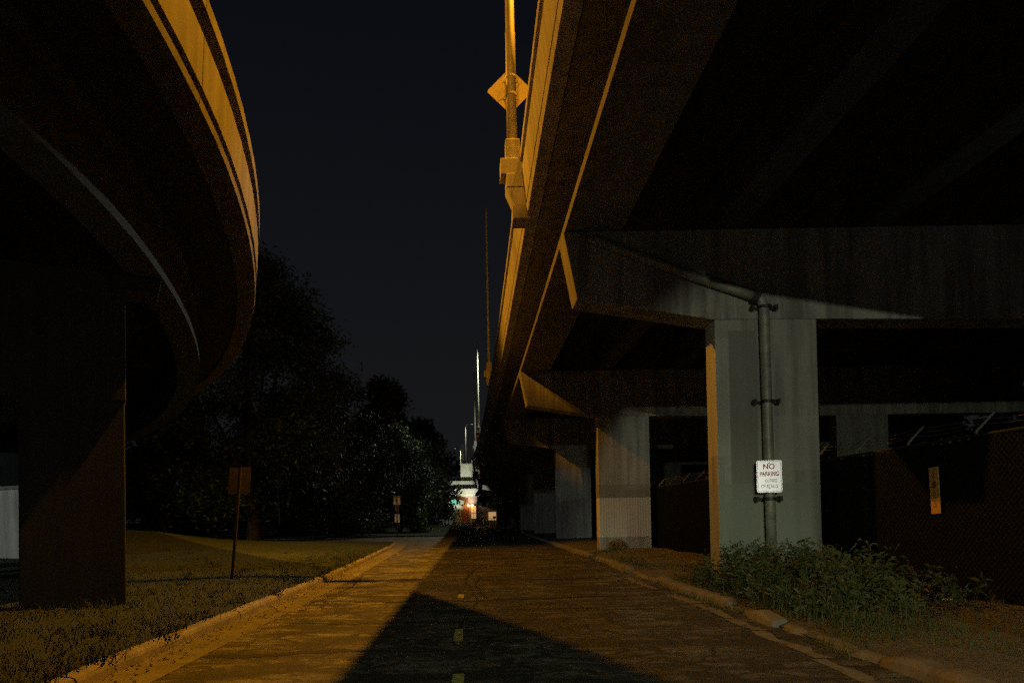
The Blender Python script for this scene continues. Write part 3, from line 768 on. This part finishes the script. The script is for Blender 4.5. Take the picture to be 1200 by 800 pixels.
tree(-26, 58, 9, 5.5, .1, 22000, .22, 'low bushy tree beyond the grassy mound', 'leaf2', 20, 46, .2)
for k, (x, y, h, r) in enumerate(((-22, 150, 20, 9), (-9, 165, 18, 9), (2, 160, 15, 8), (14, 150, 15, 9), (28, 150, 15, 9), (44, 145, 16, 10), (62, 135, 16, 10), (40, 95, 11, 7), (52, 75, 11, 8), (46, 50, 10, 7), (48, 28, 10, 7), (34, 22, 10, 8), (36, 10, 10, 8), (33, 34, 11, 8), (30, 18, 9, 7))):
    tree(x, y, h, r, .5, 3000, .55, 'dark tree in the far treeline beyond the overpass', 'needle', 40 + k, 34, .35, 'far treeline trees')

# ------------------------------------------------------------------ grass and weeds
def blades(name, label, pts, hmin, hmax, w, mat, rr, hf, cat):
    b = MB()
    for x, y in pts:
        z = hf(x, y) - .01; h = rr.uniform(hmin, hmax); a = rr.uniform(0, 6.28); lx, ly = rr.gauss(0, .4) * h, rr.gauss(0, .4) * h
        dx, dy = w * math.cos(a), w * math.sin(a)
        o = len(b.v); b.v += [(x - dx, y - dy, z), (x + dx, y + dy, z), (x + lx, y + ly, z + h)]; b.f.append((o, o + 1, o + 2))
    o = b.build(name, M[mat], normals=False); tag(o, label, cat, kind='stuff'); return o
rr = random.Random(99)
pts = []
while len(pts) < 70000:
    y = 4.5 + 38 * rr.random() ** 1.6; x = left_edge(y) + .06 - 13 * rr.random() ** 1.25
    if math.sin(x * 2.3 + 1.7 * math.sin(y * 1.1)) * math.sin(y * 1.9 + x * .6) < -.25 - .5 * rr.random() and rr.random() < .75: continue
    pts.append((x, y))
tufts = []
for k in range(260):
    y = 5 + 24 * rr.random() ** 1.4; x = left_edge(y) + .1 - 9 * rr.random() ** 1.8
    if k < 40: x, y = -7.5 + 1.6 * rr.random(), 10.75 + .95 * rr.random() - .0
    for q in range(rr.randrange(8, 34)): tufts.append((x + rr.gauss(0, .07), y + rr.gauss(0, .07)))
blades('grass', 'ragged taller tufts in the lawn and along the left kerb edge', tufts, .07, .21, .006, 'blade', rr, lawn_h, 'grass')
blades('grass', 'short mown grass on the lawn along the left kerb', pts, .025, .085, .007, 'blade', rr, lawn_h, 'grass')
pts = []
for k in range(9000):
    y = 5 + 22 * rr.random() ** 1.3; x = 3.7 + abs(rr.gauss(0, 1.1))
    if math.sin(y * 1.9) + math.sin(x * 3 + y * .7) > -.2: pts.append((x, y))
blades('grass', 'sparse ragged grass in the dirt along the broken right kerb', pts, .04, .16, .006, 'weed', rr, verge_h, 'grass')
def weeds():
    b = MB(); d = MB(); rr = random.Random(5)
    n = 0
    while n < 430:
        y = rr.uniform(8.7, 13.2); x = rr.uniform(4.05, 7.3)
        # the clump is tall against the column and dies away towards the fence and the kerb
        f = max(0, 1 - ((x - 5.4) / 1.75) ** 2) * (.35 + .65 * sm(8.6, 10.6, y)); 
        if x > 6.85 or rr.random() > .25 + f: continue
        n += 1
        h = (.18 + .58 * f) * rr.uniform(.4, 1.25); z = verge_h(x, y)
        lean = Vector((rr.gauss(0, .22), rr.gauss(0, .22), 0)); base = Vector((x, y, z)); tgt = d if rr.random() < .2 else b
        prev = base; m = 5
        for k in range(1, m + 1):
            t = k / m; p = base + Vector((0, 0, h * t)) + lean * h * t * t
            w = Vector((.005 * (1.2 - t), 0, 0)); o = len(tgt.v)
            tgt.v += [tuple(prev - w), tuple(prev + w), tuple(p + w), tuple(p - w)]; tgt.f.append((o, o + 1, o + 2, o + 3)); prev = p
        for k in range(int(4 + h * 13)):
            t = rr.uniform(.1, 1.02); p = base + Vector((0, 0, h * t)) + lean * h * t * t
            an = rr.uniform(0, 6.28); ln = rr.uniform(.09, .26) * (1.15 - .55 * t); up = rr.uniform(-.2, 1.3)
            e = p + Vector((math.cos(an), math.sin(an), up)).normalized() * ln; mid = p.lerp(e, .5) + Vector((0, 0, .02))
            wv = Vector((-math.sin(an), math.cos(an), 0)) * ln * rr.uniform(.05, .12); o = len(tgt.v)
            e = e - Vector((0, 0, ln * rr.uniform(0, .3)))
            tgt.v += [tuple(p), tuple(mid + wv), tuple(e), tuple(mid - wv)]; tgt.f += [(o, o + 1, o + 2), (o, o + 2, o + 3)]
    tag(b.build('weeds', M['weed'], normals=False), 'tall leafy weeds crowding the foot of the drainpipe column', 'weeds', kind='stuff')
    tag(d.build('dry_weeds', M['weed_dry'], normals=False), 'dry brown stalks among the weeds by the drainpipe column', 'weeds', kind='stuff')
weeds()
def tall_grass():
    b = MB(); rr = random.Random(8)
    for k in range(2000):
        y = rr.uniform(7.6, 13.1); x = 4.0 + abs(rr.gauss(0, 1.15))
        if x > 6.8: continue
        z = verge_h(x, y) - .01; h = rr.uniform(.12, .3 + .4 * abs(math.sin(x * 5.1 + y * 3.3))) * (1 if y > 9 else .55); a = rr.uniform(0, 6.28); l = rr.uniform(.15, 1.1) * h
        d = Vector((math.cos(a), math.sin(a), 0)); sd = Vector((-d.y, d.x, 0)) * .005; p = Vector((x, y, z))
        m = p + Vector((0, 0, h * .62)) + d * l * .3; e = p + Vector((0, 0, h * (1.02 - .38 * l / h))) + d * l
        o = len(b.v); b.v += [tuple(p - sd), tuple(p + sd), tuple(m + sd * .8), tuple(m - sd * .8), tuple(e)]; b.f += [(o, o + 1, o + 2, o + 3), (o + 3, o + 2, o + 4)]
    tag(b.build('tall_grass', M['weed'], normals=False), 'long arching grass growing through the weeds by the drainpipe column', 'grass', kind='stuff')
tall_grass()
def shrub(x, y, r, h, n, label, mat='weed_dry', leaf=.05, seed=1):
    rr = random.Random(seed); b = MB(); z = verge_h(x, y) if x > 3.9 else lawn_h(x, y)
    pts = []
    for k in range(n):
        d = Vector((rr.gauss(0, 1), rr.gauss(0, 1), abs(rr.gauss(0, 1)))).normalized() * rr.random() ** .35
        pts.append((x + d.x * r, y + d.y * r * .6, z + d.z * h))
    leaves(b, pts, leaf, rr)
    for k in range(14):
        an = rr.uniform(0, 6.28); b.tube([(x, y, z - .02), (x + math.cos(an) * r * .7, y + math.sin(an) * r * .4, z + h * .7)], [.008, .003], 4)
    return tag(b.build('shrub', M[mat], normals=False), label, 'shrub')
shrub(5.35, 25.95, .42, .38, 500, 'small dry shrub at the foot of the amber-lit column', 'weed_dry', .05, 3)
shrub(-16.6, 21.0, 1.0, 1.1, 1500, 'leafy shrub in front of the pale wall at the left edge', 'leaf2', .09, 4)
shrub(-14.9, 19.6, .9, .8, 1100, 'low leafy shrub beside the left ramp pier', 'leaf2', .09, 6)
def fallen_leaves():
    b = MB(); rr = random.Random(21)
    for k in range(900):
        if rr.random() < .6:
            y = rr.uniform(5, 26); x = left_edge(y) + .165 + abs(rr.gauss(0, .22)) + .01; z = .012
        else:
            y = rr.uniform(5.5, 24); x = 3.78 - abs(rr.gauss(0, .3)); z = .012
        a = rr.uniform(0, 6.28); s_ = rr.uniform(.012, .035); c, q = math.cos(a) * s_, math.sin(a) * s_; o = len(b.v)
        b.v += [(x - c, y - q, z), (x + q * .5, y - c * .5, z + s_ * .3), (x + c, y + q, z + s_ * rr.random() * .6), (x - q * .5, y + c * .5, z)]; b.f.append((o, o + 1, o + 2, o + 3))
    tag(b.build('fallen_leaves', M['bark'], normals=False), 'dry leaves and grit gathered in the gutters', 'leaf litter', kind='stuff')
fallen_leaves()
# litter on the verge
def litter(x, y, s, label, seed):
    rr = random.Random(seed); b = MB(); z = verge_h(x, y)
    n = 7; vs = []
    for i in range(n):
        for j in range(n):
            vs.append((x + (i / (n - 1) - .5) * s, y + (j / (n - 1) - .5) * s * .8, z + .015 + rr.random() * s * .35))
    b.add(vs, [(i * n + j, (i + 1) * n + j, (i + 1) * n + j + 1, i * n + j + 1) for i in range(n - 1) for j in range(n - 1)])
    tag(b.build('paper_scrap', M['signwhite'], normals=False), label, 'litter')
litter(6.45, 9.35, .13, 'small crumpled pale scrap of paper on the dirt by the fence', 1)

# pale retaining wall beyond the left pier
rw = thing('concrete_wall', (-19, 24, 0), 'pale floodlit concrete wall glimpsed at the left edge beyond the ramp pier', 'wall')
b = MB(); b.prism([(-30, 0), (-15.2, 0), (-15.2, 2.78), (-30, 2.2)], 'y', 24, 24.4); b.build('wall_panel', M['parapet'], rw)
b = MB(); b.prism([(-30, 2.203), (-15.2, 2.783), (-15.2, 2.9), (-30, 2.32)], 'y', 23.93, 24.47); b.build('coping', M['kerb'], rw)
yard_light(-27, 10, 5.5, (-17.5, 24, 1.4), 420, 'white floodlight beyond the ramp lighting the pale wall', 50, COOL)

# ------------------------------------------------------------------ bridge tender's house at the end of the road
HY = 105.
hs = thing('bridge_house', (-1.6, HY, 0), 'white round-cornered bridge house with a teal awning at the end of the road', 'building')
def rr_prism(x0, x1, y0, y1, r, z0, z1, n=6):
    b = MB(); cx, cy = (x0 + x1) / 2, (y0 + y1) / 2
    b.prism([(cx + px, cy + py) for px, py in rrect(x1 - x0, y1 - y0, r, n)], 'z', z0, z1); return b
gz = .2
rr_prism(-3.85, .1, HY, HY + 4.5, .8, gz, 4.6).build('wall', M['blocks'], hs, smooth=False)
rr_prism(-3.9, .16, HY - .08, HY + 4.6, .85, 3.75, 4.62).build('upper_wall', M['stucco_pink'], hs)
cb = MB(); cxs = (-4.5 + .72) / 2
for z0, z1, e in ((4.62, 4.9, 0.0), (4.903, 5.35, .28), (5.353, 5.75, .42), (5.753, 5.9, .2)):
    q = rr_prism(-4.15 - e, .35 + e, HY - .3 - e, HY + 4.9 + e, 1.0 + e, z0, z1); cb.add(q.v, q.f)
cb.build('cornice', M['paintwhite'], hs)
rr_prism(-4.0, -.1, HY + .1, HY + 4.4, .8, 5.903, 7.0).build('roof_parapet', M['blocks'], hs)
b = MB(); b.box((-2.3, HY + .8, 7.003), (-.45, HY + 3, 9.5)); b.box((-2.36, HY + .72, 9.503), (-.39, HY + 3.08, 9.72)); b.build('penthouse', M['paintwhite'], hs)
b = MB(); b.prism([(-4.9, 3.35), (-4.9, 3.6), (-3.0, 4.25), (-3.0, 3.35)], 'y', HY - 1.3, HY - .01); b.build('awning', M['teal'], hs)
b = MB(); b.prism([(-3.0, 3.4), (-3.0, 4.2), (-1.9, 3.9), (-1.9, 3.3)], 'y', HY - .9, HY - .09); b.build('awning', M['blocks'], hs)
dr = MB(); dr.box((-2.15, HY - .06, .6), (-1.05, HY - .003, 3.45)); dr.build('door', M['wood'], hs)
b = MB(); b.box((-.75, HY - .05, 1.2), (-.05, HY - .004, 3.1)); wn_ = b.build('window', M['lit_window'], hs)
b = MB(); b.box((-.8, HY - .07, 1.95), (0, HY - .052, 2.03)); b.box((-.44, HY - .07, 1.2), (-.38, HY - .052, 3.1)); b.build('window_frame', M['wood'], hs)
b = MB(); b.tube([(-4.0, HY - .6, .3), (-4.0, HY - .6, 3.35)], .11, 8); b.build('downpipe', M['paintwhite'], hs)
b = MB(); b.box((-3.4, HY - .9, 0), (.1, HY - .003, .62)); b.build('step', M['paintwhite'], hs)
b = MB(); b.prism([(-.1, 3.45), (1.4, 2.9), (3.3, 2.4), (3.3, 2.2), (-.1, 2.2)], 'y', HY + 1, HY + 5); b.box((.11, HY + 1.2, 0), (3.2, HY + 4.8, 2.2)); b.build('side_wing', M['blocks'], hs)
b = MB(); b.box((1.9, HY + 1.1, .9), (3.1, HY + 1.197, 2.15)); b.build('window', M['lit_window'], hs)
for x in (-1.2, -.6):
    b = MB(); b.lathe([(.02, -.17), (.12, -.12), (.17, 0), (.12, .12), (.02, .17)], (x, HY - .35, 3.2), 12); o = b.build('globe_lamp', M['globe'], hs)
    d = bpy.data.lights.new('globe_light', 'POINT'); d.energy = 3.0; d.color = (1, .45, .14); d.shadow_soft_size = .18
    lo = bpy.data.objects.new('globe_light', d); C.objects.link(lo); lo.location = (x, HY - .62, 3.15); lo.parent = hs; lo.matrix_parent_inverse = Matrix.Translation(hs.location).inverted()
b = MB(); b.tube([(-1.9, HY + 1.2, 9.72), (-1.9, HY + 1.2, 12.9)], .06, 6); b.build('antenna', M['pole'], hs)
b = MB(); b.tube([(-2.2, HY + 1.2, 9.72), (-2.2, HY + 1.2, 13.2)], .045, 6); b.build('antenna', M['pole'], hs)
# low wall and railing in front of the house
b = MB(); b.box((-5.9, HY - 2.2, 0), (-3.3, HY - 1.8, 1.05)); b.box((-5.95, HY - 2.25, 1.053), (-3.25, HY - 1.75, 1.15)); tag(b.build('garden_wall', M['paintwhite'], bevel=.02), 'low white wall in front of the bridge house', 'wall')
rl = thing('railing', (1.5, HY - 3, 0), 'dark metal railing across the road end before the bridge house', 'railing')
b = MB()
for z in (.35, .75, 1.15): b.tube([(-.6, HY - 3, z), (6, HY - 3, z)], .03, 6)
b.build('rail', M['darkmetal'], rl)
for k in range(8):
    b = MB(); x = -.6 + 6.6 * k / 7; b.tube([(x, HY - 3, 0), (x, HY - 3, 1.2)], .04, 6); b.build('post', M['darkmetal'], rl)
# rusty drawbridge machinery hanging under the far bridge edge
mc = thing('bridge_gear', (.4, HY - 5, 4), 'rusty curved steel piece hanging beside the bridge house cornice', 'machinery')
b = MB()
arc = [(.0 + 1.0 * math.cos(R_(a)), 6.0 + 1.55 * math.sin(R_(a))) for a in range(-100, 101, 20)] + [(.0 + .35 * math.cos(R_(a)), 6.0 + 1.0 * math.sin(R_(a))) for a in range(100, -101, -20)]
b.prism(arc, 'y', HY - 5, HY - 4.5); b.build('quadrant', M['rusty'], mc)
b = MB(); b.tube([(-.15, HY - 4.7, 7.4), (-.2, HY - 4.7, 8.6)], .12, 8); b.build('hanger', M['darkmetal'], mc)
# lamp posts standing beyond and before the house
def far_lamp(x, y, top, arm, label, power, aim, cone=150):
    t = ramp_lamp(x, y, top, arm, label, power, 'white_lens', WHITE, .2, aim, cone); t['group'] = 'white street lamps near the bridge house'; return t
far_lamp(-1.55, 112, 16.4, (1.1, 0), 'far street lamp with a short bent arm rising behind the bridge house', 60, (-2, 112, 0))
far_lamp(-2.6, 122, 13.5, (-1, 0), 'faint street lamp post directly behind the bridge house', 100, (-3.6, 122, 0))
yard_light(-6.6, 98.5, .6, (-2.2, 105, 6.0), 430, 'small white floodlight on the grass aimed up at the bridge house', 44)
yard_light(2.6, 99, 1.2, (.2, 105, 5.4), 150, 'small white floodlight by the railing aimed up at the bridge house', 34, (1, 1, .9))

# ------------------------------------------------------------------ night sky
w = bpy.data.worlds.new('World'); bpy.context.scene.world = w; w.use_nodes = True
nt = w.node_tree; bg = nt.nodes['Background']
tc = N(nt, 'ShaderNodeTexCoord'); sp = N(nt, 'ShaderNodeSeparateXYZ'); L(nt, tc.outputs['Generated'], sp.inputs[0])
cr = N(nt, 'ShaderNodeValToRGB'); el = cr.color_ramp.elements
el[0].position = .0; el[0].color = (.0135, .0138, .0155, 1); el[1].position = .6; el[1].color = (.0048, .0054, .0082, 1)
L(nt, sp.outputs[2], cr.inputs[0]); L(nt, cr.outputs[0], bg.inputs[0]); bg.inputs[1].default_value = .09

# ------------------------------------------------------------------ camera
cam = bpy.data.cameras.new('camera'); co = bpy.data.objects.new('camera', cam); C.objects.link(co)
cam.lens = 24; cam.sensor_width = 36; cam.shift_x = .035; cam.shift_y = .159; cam.clip_end = 3000; cam.clip_start = .05
co.matrix_world = Matrix.Translation((0, 0, 1.5)) @ Matrix.Rotation(R_(91), 4, 'X') @ Matrix.Rotation(R_(-1.0), 4, 'Z')
sc = bpy.context.scene; sc.camera = co
sc.view_settings.view_transform = 'Standard'; sc.view_settings.look = 'None'; sc.view_settings.exposure = 3.0; sc.view_settings.gamma = 1.0
sc.render.engine = 'CYCLES'
sc.cycles.max_bounces = 5; sc.cycles.diffuse_bounces = 2; sc.cycles.use_denoising = False
sc.cycles.sample_clamp_indirect = .4
